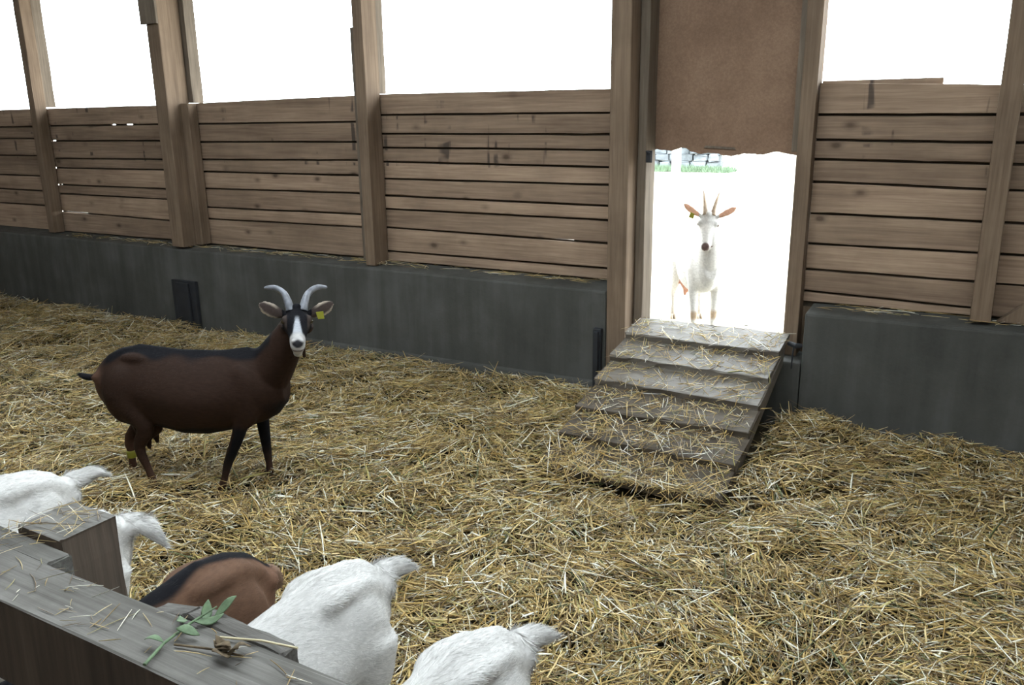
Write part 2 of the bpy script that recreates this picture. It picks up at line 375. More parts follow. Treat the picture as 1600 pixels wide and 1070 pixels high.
post('door_post', 'broad timber post on the left side of the doorway behind the ramp',
     [('upright', (-1.968, -1.845, 4.665, 4.858, 0.0, 2.98), POST), ('jamb', (-1.842, -1.785, 4.80, 4.95, 0.36, 2.98), POST_G), ('rear_batten', (-2.02, -1.845, 4.90, 4.99, 0.75, 2.98), POST_G)], cat='door post')
post('door_post', 'narrow timber post on the right side of the doorway',
     [('upright', (-0.925, -0.845, 4.80, 4.95, 0.36, 2.98), POST), ('rear_batten', (-0.8445, -0.793, 4.90, 4.96, 0.36, 0.69), POST), ('jamb', (-0.965, -0.926, 4.86, 4.905, 1.50, 2.98), POST_G)], cat='door post')
post('timber_post', 'knotty timber post at the right edge, on the ledge beside a diagonal brace',
     [('upright', (0.0, 0.095, 4.72, 4.858, 0.675, 2.98), None)])
e = empty('diagonal_brace', (0.12, 4.80, 0.67), label='short slanting timber brace at the foot of the rightmost post', cat='brace')
bm = bmesh.new(); hexa(bm, [(0.0, -0.03, 0.0), (0.12, -0.03, 0.0), (0.12, 0.03, 0.0), (0.0, 0.03, 0.0), (0.60, -0.03, 0.55), (0.70, -0.03, 0.52), (0.70, 0.03, 0.52), (0.60, 0.03, 0.55)], 0.005); from_bm('strut', bm, POST, e)
def shoe(label, x0, x1, z1, y0=4.625):
    e = empty('steel_shoe', ((x0+x1)/2, 4.64, 0), label=label, cat='steel plate', group='steel plates on the concrete')
    bm = bmesh.new(); w = (x1-x0)/2
    box(bm, -w, w, y0-4.64, 0.018, -0.02, z1, bev=0.006); from_bm('plate', bm, STEEL, e)
    bm = bmesh.new(); box(bm, -w*0.55, w*0.55, y0-4.64-0.02, y0-4.64-0.001, -0.02, z1*0.96, bev=0.005); from_bm('web', bm, STEEL, e)
shoe('black steel plate on the concrete below the thick double post', -5.93, -5.64, 0.42)
shoe('black steel plate on the concrete end beside the top left of the ramp', -2.04, -1.985, 0.43)
# hanging chipboard sheet over the doorway, lower edge broken
bm = bmesh.new(); n = 60; x0, x1 = -1.835, -0.93; ys = (4.955, 4.972)
prof = []
for i in range(n+1):
    t = i/n; z = 1.497-0.020*t+0.010*math.sin(t*9)+0.006*math.sin(t*31)+random.uniform(-0.003, 0.003)
    if 0.18 < t < 0.30: z += 0.012*math.sin((t-0.18)/0.12*math.pi)
    prof.append((x0+(x1-x0)*t, z))
vs = [[[bm.verts.new((x, y, zz)) for zz in (z, 1.55, 2.96)] for x, z in prof] for y in ys]
for i in range(n):
    for k in range(2):
        for s in (0, 1):
            a = vs[s]; q = (a[i][k], a[i+1][k], a[i+1][k+1], a[i][k+1]); bm.faces.new(q if s == 0 else q[::-1])
    bm.faces.new((vs[0][i][0], vs[1][i][0], vs[1][i+1][0], vs[0][i+1][0])); bm.faces.new((vs[0][i][2], vs[0][i+1][2], vs[1][i+1][2], vs[1][i][2]))
for i in (0, n):
    for k in range(2): bm.faces.new((vs[0][i][k], vs[0][i][k+1], vs[1][i][k+1], vs[1][i][k]))
bmesh.ops.translate(bm, verts=bm.verts, vec=(1.355, -4.96, -1.47))
e = empty('door_panel', (-1.355, 4.96, 1.47), label='brown chipboard sheet with ragged lower edge hanging over the doorway', cat='door panel')
from_bm('sheet', bm, CHIP, e)
bm = bmesh.new(); hexa(bm, [(-0.13, -0.012, 0.045), (0.06, -0.012, 0.036), (0.06, -0.0055, 0.036), (-0.13, -0.0055, 0.045), (-0.12, -0.012, 0.060), (0.05, -0.012, 0.050), (0.05, -0.0055, 0.050), (-0.12, -0.0055, 0.060)], 0.002)
from_bm('patch', bm, POST_G, e)
e = empty('door_latch', (-1.775, 4.79, 1.47), label='small black metal latch on the left jamb under the chipboard sheet', cat='latch')
bm = bmesh.new(); box(bm, -0.008, 0.03, -0.004, 0.006, -0.035, 0.035, bev=0.003); from_bm('plate', bm, STEEL, e)
bm = bmesh.new(); tube(bm, [(-0.006, -0.008, 0.03), (0.02, -0.012, 0.02), (0.024, -0.012, -0.03)], [0.006, 0.006, 0.005], 8); from_bm('bolt', bm, STEEL, e)
tag(one_box('loose_board', PLANK, (-0.84, -0.255, 4.915, 4.94, 1.70, 1.872), bev=0.004), 'narrow board showing above the top edge of the planks right of the doorway', 'board')

# ---------------------------------------------------------------- ramp
R0 = Vector((-1.322, 3.38, 0.0)); ang = math.atan2(0.5, 1.36)
RU = Vector((0, math.cos(ang), math.sin(ang))); RN = Vector((0, -math.sin(ang), math.cos(ang)))
def rp(x, u, h): return Vector((x, 0, 0))+RU*u+RN*h
rampo = empty('ramp', R0, label='wooden stepped goat ramp strewn with straw leading up to the doorway', cat='ramp')
edges = [0.015, 0.26, 0.49, 0.725, 0.955, 1.195]
for i, u0 in enumerate(edges):
    u1 = edges[i+1]+0.05 if i < 5 else 1.452
    bm = bmesh.new(); w0 = 0.452+random.uniform(-0.008, 0.006); w1 = 0.452+random.uniform(-0.008, 0.006); d = random.uniform(-0.012, 0.012)
    hexa(bm, [rp(-w0, u0+d, 0.004), rp(w1, u0-d, 0.004), rp(w1, u1, -0.026), rp(-w0, u1, -0.026), rp(-w0, u0+d, 0.050), rp(w1, u0-d, 0.050), rp(w1, u1, 0.002), rp(-w0, u1, 0.002)], 0.005, 11, 0.0030)
    from_bm('tread_board', bm, RAMPD if i < 3 else RAMPW, rampo)
for s in (-1, 1):
    bm = bmesh.new(); a, b = sorted((s*0.40, s*0.44))
    hexa(bm, [rp(a, 0.02, -0.11), rp(b, 0.02, -0.11), rp(b, 1.30, -0.11), rp(a, 1.30, -0.11), rp(a, 0.02, -0.028), rp(b, 0.02, -0.028), rp(b, 1.37, -0.028), rp(a, 1.37, -0.028)], 0.004)
    from_bm('stringer', bm, RAMPW, rampo)
e = empty('iron_bracket', (-0.82, 4.655, 0.46), label='small dark iron hook beside the top right corner of the ramp', cat='bracket')
bm = bmesh.new(); tube(bm, [(-0.045, 0.03, 0.0), (0.0, -0.01, 0.0), (0.025, 0.01, 0.0)], [0.014, 0.016, 0.012], 10, ref=(0, 0, 1)); from_bm('pin', bm, STEEL, e)
bm = bmesh.new(); tube(bm, [(-0.01, -0.016, 0.0), (-0.014, -0.02, -0.05), (-0.016, -0.02, -0.13)], [0.005, 0.005, 0.004], 8, ref=(1, 0, 0)); from_bm('chain', bm, STEEL, e)

# ---------------------------------------------------------------- foreground rail
rail = empty('feed_fence', (-0.7, 0.645, 0.0), label='weathered feed rail with a square post end in the lower left corner', cat='fence')
def rbox(name, b, m, **kw):
    bm = bmesh.new(); box(bm, b[0]+0.7, b[1]+0.7, b[2]-0.645, b[3]-0.645, b[4], b[5], **kw); return from_bm(name, bm, m, rail)
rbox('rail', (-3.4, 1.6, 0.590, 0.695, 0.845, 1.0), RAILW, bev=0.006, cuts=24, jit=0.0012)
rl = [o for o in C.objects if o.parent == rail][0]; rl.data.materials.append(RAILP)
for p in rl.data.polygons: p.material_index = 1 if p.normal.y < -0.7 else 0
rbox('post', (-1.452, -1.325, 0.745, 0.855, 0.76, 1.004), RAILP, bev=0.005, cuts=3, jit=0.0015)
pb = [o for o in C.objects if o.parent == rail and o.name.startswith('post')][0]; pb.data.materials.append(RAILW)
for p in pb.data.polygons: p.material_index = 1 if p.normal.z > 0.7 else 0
rbox('spacer_plank', (-3.0, -1.29, 0.697, 0.742, 0.86, 0.992), RAILW, bev=0.005, cuts=10, jit=0.0015)
bm = bmesh.new()
for xa, xb, za, zb in ((-1.035, -0.955, 0.985, 1.002), (-0.953, -0.765, 1.004, 0.999)):
    hexa(bm, [(xa+0.7, 0.052, 0.86), (xb+0.7, 0.052, 0.86), (xb+0.7, 0.088, 0.86), (xa+0.7, 0.088, 0.86), (xa+0.7, 0.052, za), (xb+0.7, 0.052, zb), (xb+0.7, 0.086, zb-0.004), (xa+0.7, 0.086, za-0.004)], 0.005, 6, 0.0015)
from_bm('spacer_plank', bm, RAILD, rail)
for x in (-3.2, 1.2): rbox('leg', (x, x+0.1, 0.49, 0.588, -0.02, 0.99), RAILW, bev=0.005)

# ---------------------------------------------------------------- goats
def lin(*c): return np.array(c, float)
def unit(v): return v/np.maximum(np.linalg.norm(v, axis=-1, keepdims=True), 1e-9)
def smoothstep(a, b, x):
    t = np.clip((x-a)/(b-a), 0, 1); return t*t*(3-2*t)
def head_frame(yaw, pitch, roll=0.0):
    """F along the face towards the muzzle, L to the goat's left, U out of the forehead; G level-forward, Z up"""
    G = Vector((math.cos(yaw), math.sin(yaw), 0)); Z = Vector((0, 0, 1)); L = Z.cross(G)
    L, Z = L*math.cos(roll)+Z*math.sin(roll), Z*math.cos(roll)-L*math.sin(roll)
    F = G*math.cos(pitch)-Z*math.sin(pitch); U = G*math.sin(pitch)+Z*math.cos(pitch)
    return F, L, U, G, Z
TORSO = [  # x, top, bottom, half width
    (-0.175, 0.575, 0.50, 0.025), (-0.15, 0.615, 0.44, 0.06), (-0.10, 0.665, 0.38, 0.095), (-0.03, 0.700, 0.345, 0.118), (0.06, 0.714, 0.335, 0.130),
    (0.15, 0.703, 0.318, 0.148), (0.27, 0.692, 0.295, 0.172), (0.38, 0.690, 0.297, 0.176), (0.48, 0.694, 0.318, 0.160), (0.57, 0.706, 0.338, 0.136),
    (0.65, 0.706, 0.365, 0.112), (0.71, 0.67, 0.40, 0.085), (0.755, 0.60, 0.46, 0.05)]
def make_goat(label, loc, heading, S):
    g = empty('goat', loc, heading, label=label, cat='goat', group=S.get('group'))
    F, L, U, G, Z = head_frame(S['yaw'], S['pitch'], S.get('roll', 0.0)); O = Vector(S['poll'])
    hp = lambda s, l, u: O+F*s+L*l+U*u                 # along the face
    lp = lambda lat, upz, fw: O+L*lat+Z*upz+G*fw       # level with the head
    wf = S.get('width', 1.0); bm = bmesh.new()
    def pear(ca, sa): return (ca*(1-0.30*max(0, sa)**1.3), sa)
    def tor(x, zt, zb, hw):
        zt += S.get('rump_up', 0)*max(0, min(1, (0.02-x)/0.15)); return ((x, 0, (zt+zb)/2), (0, hw*wf, 0), (0, 0, (zt-zb)/2))
    loft(bm, [tor(*t) for t in TORSO], 28, pear)
    for s in (-1, 1):                                    # hip and pin bones, haunch, shoulder
        blob(bm, (0.07, s*0.066*wf, 0.668), S.get('hip', (0.075, 0.024, 0.022)), 3); blob(bm, (-0.135, s*0.055*wf, 0.565+S.get('rump_up', 0)), 0.028)
        blob(bm, (0.005, s*0.083*wf, 0.50), (0.105, 0.060, 0.15)); blob(bm, (0.575, s*0.085*wf, 0.50), (0.085, 0.046, 0.16))
    if S.get('ridge'):
        for s in (-1, 1): tube(bm, [(0.10, s*0.070*wf, 0.655), (0.04, s*0.074*wf, 0.668), (-0.04, s*0.066*wf, 0.650), (-0.12, s*0.05*wf, 0.595)], [0.012, S['ridge'], S['ridge'], 0.02], 10)
    tube(bm, [(-0.10, 0, 0.652+S.get('rump_up', 0)*.8), (0.06, 0, 0.708), (0.27, 0, 0.688), (0.45, 0, 0.687), (0.60, 0, 0.704)], [0.012, 0.014, 0.012, 0.012, 0.018], 8)
    # neck
    nb = S.get('neck', None) or [(0.60, 0, 0.56), (0.68, 0, 0.61), O*0.45+Vector((0.70, 0, 0.64))*0.55+Vector((0.02, 0, 0)), hp(-0.015, 0, -0.055)]
    pts = smooth_pts(nb, 4); rr = np.interp(np.linspace(0, 1, len(pts)), [0, .3, .65, 1], [0.140, 0.120, 0.088, 0.066])
    rw = np.interp(np.linspace(0, 1, len(pts)), [0, .3, .65, 1], [0.098, 0.084, 0.068, 0.056])
    sides = [Vector((0, 1, 0)).lerp(L, i/(len(pts)-1)).normalized() for i in range(len(pts))]; rings = []
    for i, p in enumerate(pts):
        t = (pts[min(i+1, len(pts)-1)]-pts[max(i-1, 0)]).normalized(); s = (sides[i]-t*sides[i].dot(t)).normalized()
        rings.append((p, s*rw[i], t.cross(s)*rr[i]))
    loft(bm, rings, 20)
    # head
    H = [(-0.055, .024, .026, -.034), (-0.03, .043, .044, -.032), (0.01, .053, .054, -.034), (0.045, .058, .056, -.036), (0.075, .054, .052, -.038), (0.105, .043, .046, -.040),
         (0.14, .035, .044, -.046), (0.17, .033, .042, -.052), (0.195, .031, .038, -.056), (0.212, .023, .029, -.058), (0.219, .010, .014, -.058)]
    loft(bm, [(hp(s, 0, c), L*w, U*h) for s, w, h, c in H], 22)
    blob(bm, hp(0.190, 0, -0.094), (0.021, 0.021, 0.020)); blob(bm, hp(0.0, 0, 0.012), 0.024)
    for s in (-1, 1):
        blob(bm, hp(0.055, s*0.047, -0.012), (0.020, 0.020, 0.020)); blob(bm, hp(0.03, s*0.038, -0.065), 0.034)
        blob(bm, hp(0.200, s*0.016, -0.030), 0.012)
        pts = S['ear']; P = [lp(s*a, b, c) for a, b, c in pts]; d = (P[-1]-P[0]).normalized(); w = d.cross(G*0.9+Z*0.1).normalized(); k = w.cross(d)
        rings = [(p, w*a, k*b) for p, a, b in zip(P, [q*S.get('ear_w', 1.0) for q in (0.015, 0.027, 0.034, 0.029, 0.008)], (0.013, 0.008, 0.0065, 0.006, 0.005))]
        loft(bm, rings, 16)
        if S.get('wattle'): tube(bm, [hp(0.06, s*0.016, -0.09), hp(0.06, s*0.022, -0.10)-Vector((0, 0, 0.05)), hp(0.06, s*0.022, -0.10)-Vector((0, 0, 0.095))], [0.010, 0.010, 0.008], 10)
    # legs
    hooves = []
    for name in ('nf', 'ff', 'nh', 'fh'):
        P = S[name]; front = name.endswith('f')
        R = [(.06, .050), (.046, .040), (.031, .031), (.0215, .023), (.0155, .0155), (.019, .019), (.021, .022)] if front else [(.085, .060), (.075, .052), (.043, .036), (.0265, .022), (.017, .016), (.0195, .019), (.021, .022)]
        pts = smooth_pts(P, 3); k = np.linspace(0, len(P)-1, len(pts))
        ra = np.interp(k, range(len(P)), [r[0] for r in R]); rb = np.interp(k, range(len(P)), [r[1] for r in R])
        tube(bm, pts, [(b, a) for a, b in zip(ra, rb)], 14)
        hooves.append(Vector(P[-1]))
    blob(bm, (0.05, 0, 0.325), S.get('udder', (0.075, 0.06, 0.075)))
    for s in (-1, 1): tube(bm, [(0.055, s*0.03, 0.28), (0.062, s*0.034, 0.245), (0.066, s*0.036, 0.215)], [0.022, 0.016, 0.008], 10)
    # tail
    tp = smooth_pts(S['tail'], 4); k = len(tp); tr = S.get('tail_r', (0.022, 0.026, 0.024, 0.004)); kk = np.interp(np.linspace(0, 1, k), [0, .35, .7, 1], tr)
    tube(bm, tp, [(a*1.25, a*0.8) for a in kk], 12)
    # one continuous skin
    bmesh.ops.recalc_face_normals(bm, faces=bm.faces)
    me0 = bpy.data.meshes.new('raw'); bm.to_mesh(me0); bm.free(); tmp = bpy.data.objects.new('raw', me0); C.objects.link(tmp)
    md = tmp.modifiers.new('r', 'REMESH'); md.mode = 'VOXEL'; md.voxel_size = S.get('voxel', 0.006)
    sm = tmp.modifiers.new('s', 'SMOOTH'); sm.factor = 0.5; sm.iterations = S.get('smooth', 5)
    dg = bpy.context.evaluated_depsgraph_get(); me = bpy.data.meshes.new_from_object(tmp.evaluated_get(dg)); me.name = 'body'
    bpy.data.objects.remove(tmp); bpy.data.meshes.remove(me0)
    for p in me.polygons: p.use_smooth = True
    co = np.empty(len(me.vertices)*3); me.vertices.foreach_get('co', co); co = co.reshape(-1, 3)
    ed = np.empty(len(me.edges)*2, np.int32); me.edges.foreach_get('vertices', ed); ed = ed.reshape(-1, 2)
    deg = np.bincount(ed.ravel(), minlength=len(co))[:, None]
    wt = (smoothstep(0.70, 0.60, co[:, 0])*smoothstep(0.33, 0.43, co[:, 2])*smoothstep(-0.17, -0.14, co[:, 0]))[:, None]*0.6
    for _ in range(S.get('relax', 34)):                   # the trunk is relaxed more than head and legs
        acc = np.zeros_like(co)
        for k in range(3): acc[:, k] = np.bincount(ed[:, 0], co[ed[:, 1], k], len(co))+np.bincount(ed[:, 1], co[ed[:, 0], k], len(co))
        co = co+wt*(acc/deg-co)
    me.vertices.foreach_set('co', co.astype(np.float32).ravel()); me.update()
    rel = co-np.array(O); hs, hl, hu = rel@np.array(F), rel@np.array(L), rel@np.array(U)
    hz = rel@np.array(Z); hg = rel@np.array(G)
    inhead = (hs > -0.06) & (hs < 0.25) & (np.abs(hl) < 0.075) & (hu > -0.125) & (hu < 0.07)
    inear = (np.abs(hl) > 0.062) & (np.abs(hl) < 0.22) & (hz > -0.07) & (hz < 0.09) & (np.abs(hg) < 0.06)
    nrm = np.empty(len(me.vertices)*3); me.vertices.foreach_get('normal', nrm); nrm = nrm.reshape(-1, 3)
    el = [abs(p[0]) for p in S['ear']]; eax = np.interp(np.abs(hl), el, [p[1] for p in S['ear']]); ehw = np.interp(np.abs(hl), el, (0.015, 0.027, 0.034, 0.029, 0.008))
    col = S['coat'](co, nrm, dict(rim=smoothstep(0.55, 0.85, np.abs(hz-eax)/ehw),hs=hs, hl=hl, hu=hu, hz=hz, hg=hg, head=inhead, ear=inear, earfront=nrm@np.array(G)))
    a = me.attributes.new('coat', 'FLOAT_COLOR', 'POINT'); a.data.foreach_set('color', np.hstack([col, np.ones((len(col), 1))]).astype(np.float32).ravel())
    body = link('body', me, COAT, g)
    # horns
    for s in (-1, 1):
        P = smooth_pts([lp(s*a, b, c) for a, b, c in S['horn']], 6); b2 = bmesh.new(); rings = []
        for i, p in enumerate(P):
            t = (P[min(i+1, len(P)-1)]-P[max(i-1, 0)]).normalized(); u = i/(len(P)-1)
            r = S.get('horn_r', 0.0165)*(1-u)**0.7+0.0035; r *= 1+0.05*math.sin(i*2.4)*(1-u)
            sd = (L-t*L.dot(t)).normalized(); rings.append((p, sd*r*0.85, t.cross(sd)*r*1.2))
        loft(b2, rings, 14); from_bm('horn', b2, S['horn_mat'], g, True)
        b2 = bmesh.new(); bmesh.ops.create_uvsphere(b2, u_segments=14, v_segments=10, radius=0.0125); bmesh.ops.translate(b2, verts=b2.verts, vec=hp(0.058, s*0.0565, -0.018)); from_bm('eye', b2, EYE, g, True)
    # hooves
    for h in hooves:
        b2 = bmesh.new()
        for s in (-1, 1):
            loft(b2, [((h.x+0.012, h.y+s*0.0125, -0.03+h.z), (0.034, 0, 0), (0, 0.0115, 0)), ((h.x+0.008, h.y+s*0.0125, h.z+0.0), (0.029, 0, 0), (0, 0.0115, 0)), ((h.x, h.y+s*0.0115, h.z+0.022), (0.021, 0, 0), (0, 0.011, 0))], 12)
        from_bm('hoof', b2, S.get('hoof_mat', HOOF), g, True)
    if S.get('tag'):
        s, off = S['tag']; P = [lp(s*a, b, c) for a, b, c in S['ear']]; q = P[1].lerp(P[2], 0.7)-Z*off[0]+G*off[1]
        b2 = bmesh.new(); d = (L*s*0.9+Z*0.2).normalized(); w = G.cross(d)
        hexa(b2, [q+d*x+w*z+G*y for y in (0.0, 0.004) for x, z in ((-0.013, -0.016), (0.014, -0.021), (0.017, 0.013), (-0.015, 0.016))], 0.0015)
        from_bm('ear_tag', b2, TAGY, g)
    if S.get('leg_band'):
        b2 = bmesh.new(); p = Vector(S['leg_band']); loft(b2, [(p+Vector((0, 0, dz)), (r, 0, 0), (0, r, 0)) for dz, r in ((-0.018, .0225), (-0.012, .0245), (0.012, .0245), (0.018, .0225))], 14)
        from_bm('leg_band', b2, TAGY, g, True)
    if S.get('fur'): add_fur(me, g, O, F, col, **S['fur'])
    g.scale = [S.get('scale', 1.0)]*3
    return g
def add_fur(me, parent, O, F, col, n, length, lift=0.28, tail=None):
    me.calc_loop_triangles(); nt = len(me.loop_triangles); tri = np.empty(nt*3, np.int32); me.loop_triangles.foreach_get('vertices', tri); tri = tri.reshape(-1, 3)
    co = np.empty(len(me.vertices)*3); me.vertices.foreach_get('co', co); co = co.reshape(-1, 3)
    nr = np.empty(len(me.vertices)*3); me.vertices.foreach_get('normal', nr); nr = nr.reshape(-1, 3)
    a, b, c = co[tri[:, 0]], co[tri[:, 1]], co[tri[:, 2]]; area = np.linalg.norm(np.cross(b-a, c-a), axis=1)
    mid = (a+b+c)/3; hs = (mid-np.array(O))@np.array(F)
    area = area*np.where(hs > -0.03, 0.0, 1.0)*np.where(mid[:, 2] < 0.05, 0, 1)
    if tail is not None:                                         # longer, denser hair on the tail
        tb = np.array(tail); ont = (np.linalg.norm(mid-tb, axis=1) < 0.2) & (mid[:, 0] < tb[0]+0.005); area = area*np.where(ont, 1.3, 1)
    pick = RNG.choice(nt, n, p=area/area.sum()); r1, r3 = np.sqrt(RNG.random(n)), RNG.random(n)
    w = np.stack([1-r1, r1*(1-r3), r1*r3], 1); t = tri[pick]
    p = (co[t]*w[:, :, None]).sum(1); nv = unit((nr[t]*w[:, :, None]).sum(1)); cc = (col[t]*w[:, :, None]).sum(1)
    comb = np.tile(np.array([-1.0, 0, -0.45]), (n, 1)); low = p[:, 2] < 0.36; comb[low] = (-0.1, 0, -1)
    ln = length*(0.6+0.8*RNG.random(n))
    if tail is not None:
        ont = (np.linalg.norm(p-tb, axis=1) < 0.2) & (p[:, 0] < tb[0]+0.005); comb[ont] = unit(p[ont]-tb)*1.6; ln[ont] *= 1.5
    comb = comb+RNG.normal(0, 0.13, (n, 3))+0.22*np.stack([np.sin(p[:, 1]*31+p[:, 2]*9), np.sin(p[:, 0]*27), np.sin(p[:, 0]*23+p[:, 1]*17)], 1)
    tg = unit(comb-nv*(comb*nv).sum(1, keepdims=True)); lf = lift*(0.5+RNG.random(n))[:, None]
    d1 = unit(tg+nv*lf); d2 = unit(tg+nv*lf*0.15); sd = unit(np.cross(nv, tg)); wd = (0.0008+0.0006*RNG.random(n))[:, None]
    p0 = p-nv*0.001; p1 = p0+d1*ln[:, None]*0.5; p2 = p1+d2*ln[:, None]*0.5
    V = np.stack([p0-sd*wd, p0+sd*wd, p1-sd*wd*0.8, p1+sd*wd*0.8, p2-sd*wd*0.15, p2+sd*wd*0.15], 1).reshape(-1, 3)
    b0 = (np.arange(n)*6)[:, None]; Q = np.concatenate([b0+np.array([[0, 1, 3, 2]]), b0+np.array([[2, 3, 5, 4]])], 0)
    cl = np.repeat(cc*(0.74+0.36*RNG.random(n))[:, None], 6, 0)
    o = mesh_np('hair', V, Q, np.clip(cl, 0, 0.95), FUR, parent); o['kind'] = 'stuff'
    for q in o.data.polygons: q.use_smooth = True

def blend(c, m, k): return c*(1-m[:, None])+np.array(k)[None]*m[:, None]
def brown_coat(base=(0.031, 0.0172, 0.012), stripe=1.0, tail_col=(0.006, 0.006, 0.008)):
    black = (0.006, 0.006, 0.008)
    def f(co, nr, h):
        x, y, z = co.T; c = np.tile(np.array(base), (len(co), 1))
        wob = 0.01*np.sin(x*31)+0.008*np.sin(y*57+x*11)
        ridge = np.interp(x, [-.2, -.1, .06, .6, .75], [.55, .655, .712, .70, .66])
        body = x < 0.72
        c = blend(c, smoothstep(0.070*stripe, 0.042*stripe, np.abs(y)+wob*stripe)*smoothstep(0.05, 0.35, nr[:, 2])*smoothstep(0.16, 0.10, ridge-z)*body, black)        # stripe along the back
        c = blend(c, smoothstep(0.375, 0.335, z+wob*.7)*(np.abs(y) < 0.15)*(x > 0.14)*(x < 0.70)*(nr[:, 2] < 0.1), black)   # belly line
        c = blend(c, smoothstep(0.66, 0.73, x+wob)*smoothstep(0.50, 0.44, z)*smoothstep(0.34, 0.38, z), black)  # brisket
        leg = smoothstep(0.30, 0.16, z)
        c = blend(c, leg*(x > 0.3)*smoothstep(-0.1, 0.6, -nr[:, 0]+0.1)*0.9*smoothstep(0.07, 0.12, z), black)
        c = blend(c, smoothstep(0.24, 0.05, z)*0.5, (0.11, 0.06, 0.04))
        c = blend(c, ((x < -0.165)*1.0)*smoothstep(0.14, 0.17, -x), tail_col)
        c = blend(c, smoothstep(-0.08, -0.14, x)*(np.abs(y) > 0.02)*0.4*(x > -0.17), (0.17, 0.09, 0.06))
        hd = h['head']; s, l, u = h['hs'], np.abs(h['hl']), h['hu']
        face = hd*smoothstep(-0.072, -0.056, u)*smoothstep(0.175, 0.15, s)
        c = blend(c, face, black)
        c = blend(c, hd*smoothstep(0.012, 0.006, np.abs(l-0.052))*(s > 0.03)*(s < 0.11)*smoothstep(-0.05, -0.02, u)*0.35, (0.16, 0.12, 0.10))
        c = blend(c, hd*smoothstep(0.012, 0.005, l-0.16*np.clip(s-0.09, 0, 0.07))*smoothstep(0.06, 0.10, s)*(u > -0.035), (0.42, 0.44, 0.48))
        c = blend(c, hd*smoothstep(0.15, 0.172, s), (0.46, 0.45, 0.44))
        nose = hd*smoothstep(0.021, 0.014, np.hypot(l*0.75, (u+0.036)*1.2))*(s > 0.19); c = blend(c, nose, (0.03, 0.03, 0.035))
        mouth = hd*smoothstep(0.005, 0.002, np.abs(u+0.068))*(s > 0.18); c = blend(c, mouth, (0.10, 0.07, 0.07))
        e = h['ear']; c = blend(c, e*smoothstep(0.0, 0.3, h['earfront']), (0.06, 0.045, 0.04)); c = blend(c, e*np.maximum(h['rim'], smoothstep(0.35, 0.0, np.abs(h['earfront'])))*smoothstep(0.07, 0.095, np.abs(h['hl'])), (0.36, 0.31, 0.25))
        return c
    return f
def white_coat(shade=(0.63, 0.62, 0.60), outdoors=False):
    def f(co, nr, h):
        x, y, z = co.T; c = np.tile(np.array(shade), (len(co), 1)); wob = 0.02*np.sin(x*17+z*9)
        c = blend(c, smoothstep(0.14, 0.04, z)*0.5, (0.55, 0.42, 0.28))
        c = blend(c, smoothstep(-0.10, -0.16, x)*smoothstep(0.48, 0.40, z)*0.35, (0.75, 0.62, 0.42))
        hd = h['head']; s, l, u = h['hs'], np.abs(h['hl']), h['hu']
        c = blend(c, hd*smoothstep(-0.03, 0.0, s)*smoothstep(0.085, 0.05, s)*(u > -0.05)*0.55, (0.36, 0.37, 0.36))
        c = blend(c, hd*smoothstep(0.026, 0.016, np.hypot(l*0.8, (s-0.203)*1.0))*(u > -0.06), (0.16, 0.11, 0.10))
        c = blend(c, hd*smoothstep(0.006, 0.002, np.abs(u+0.066))*(s > 0.18), (0.15, 0.09, 0.08))
        c = blend(c, h['ear']*smoothstep(0.0, 0.4, h['earfront']), (0.70, 0.42, 0.30))
        if outdoors:
            c = blend(c, (np.abs(y) < 0.09)*(x > -0.06)*(x < 0.16)*smoothstep(0.35, 0.31, z)*(z > 0.18)*(np.hypot(x-0.055, np.abs(y)-0.033) < 0.05), (0.68, 0.36, 0.26))
            c = blend(c, smoothstep(0.045, 0.015, np.abs(z-0.19))*(x > 0.4), (0.55, 0.42, 0.30))
        return c
    return f
EAR_OUT = [(0.048, -0.020, -0.005), (0.076, -0.010, 0.008), (0.108, 0.006, 0.012), (0.138, 0.022, 0.010), (0.158, 0.034, 0.004)]
EAR_FEED = [(0.044, -0.018, -0.005), (0.062, -0.012, -0.03), (0.078, -0.006, -0.06), (0.090, 0.0, -0.085), (0.098, 0.004, -0.105)]
EAR_UP = [(0.048, -0.012, -0.005), (0.082, 0.006, 0.004), (0.115, 0.026, 0.006), (0.145, 0.046, 0.003), (0.165, 0.060, 0.0)]
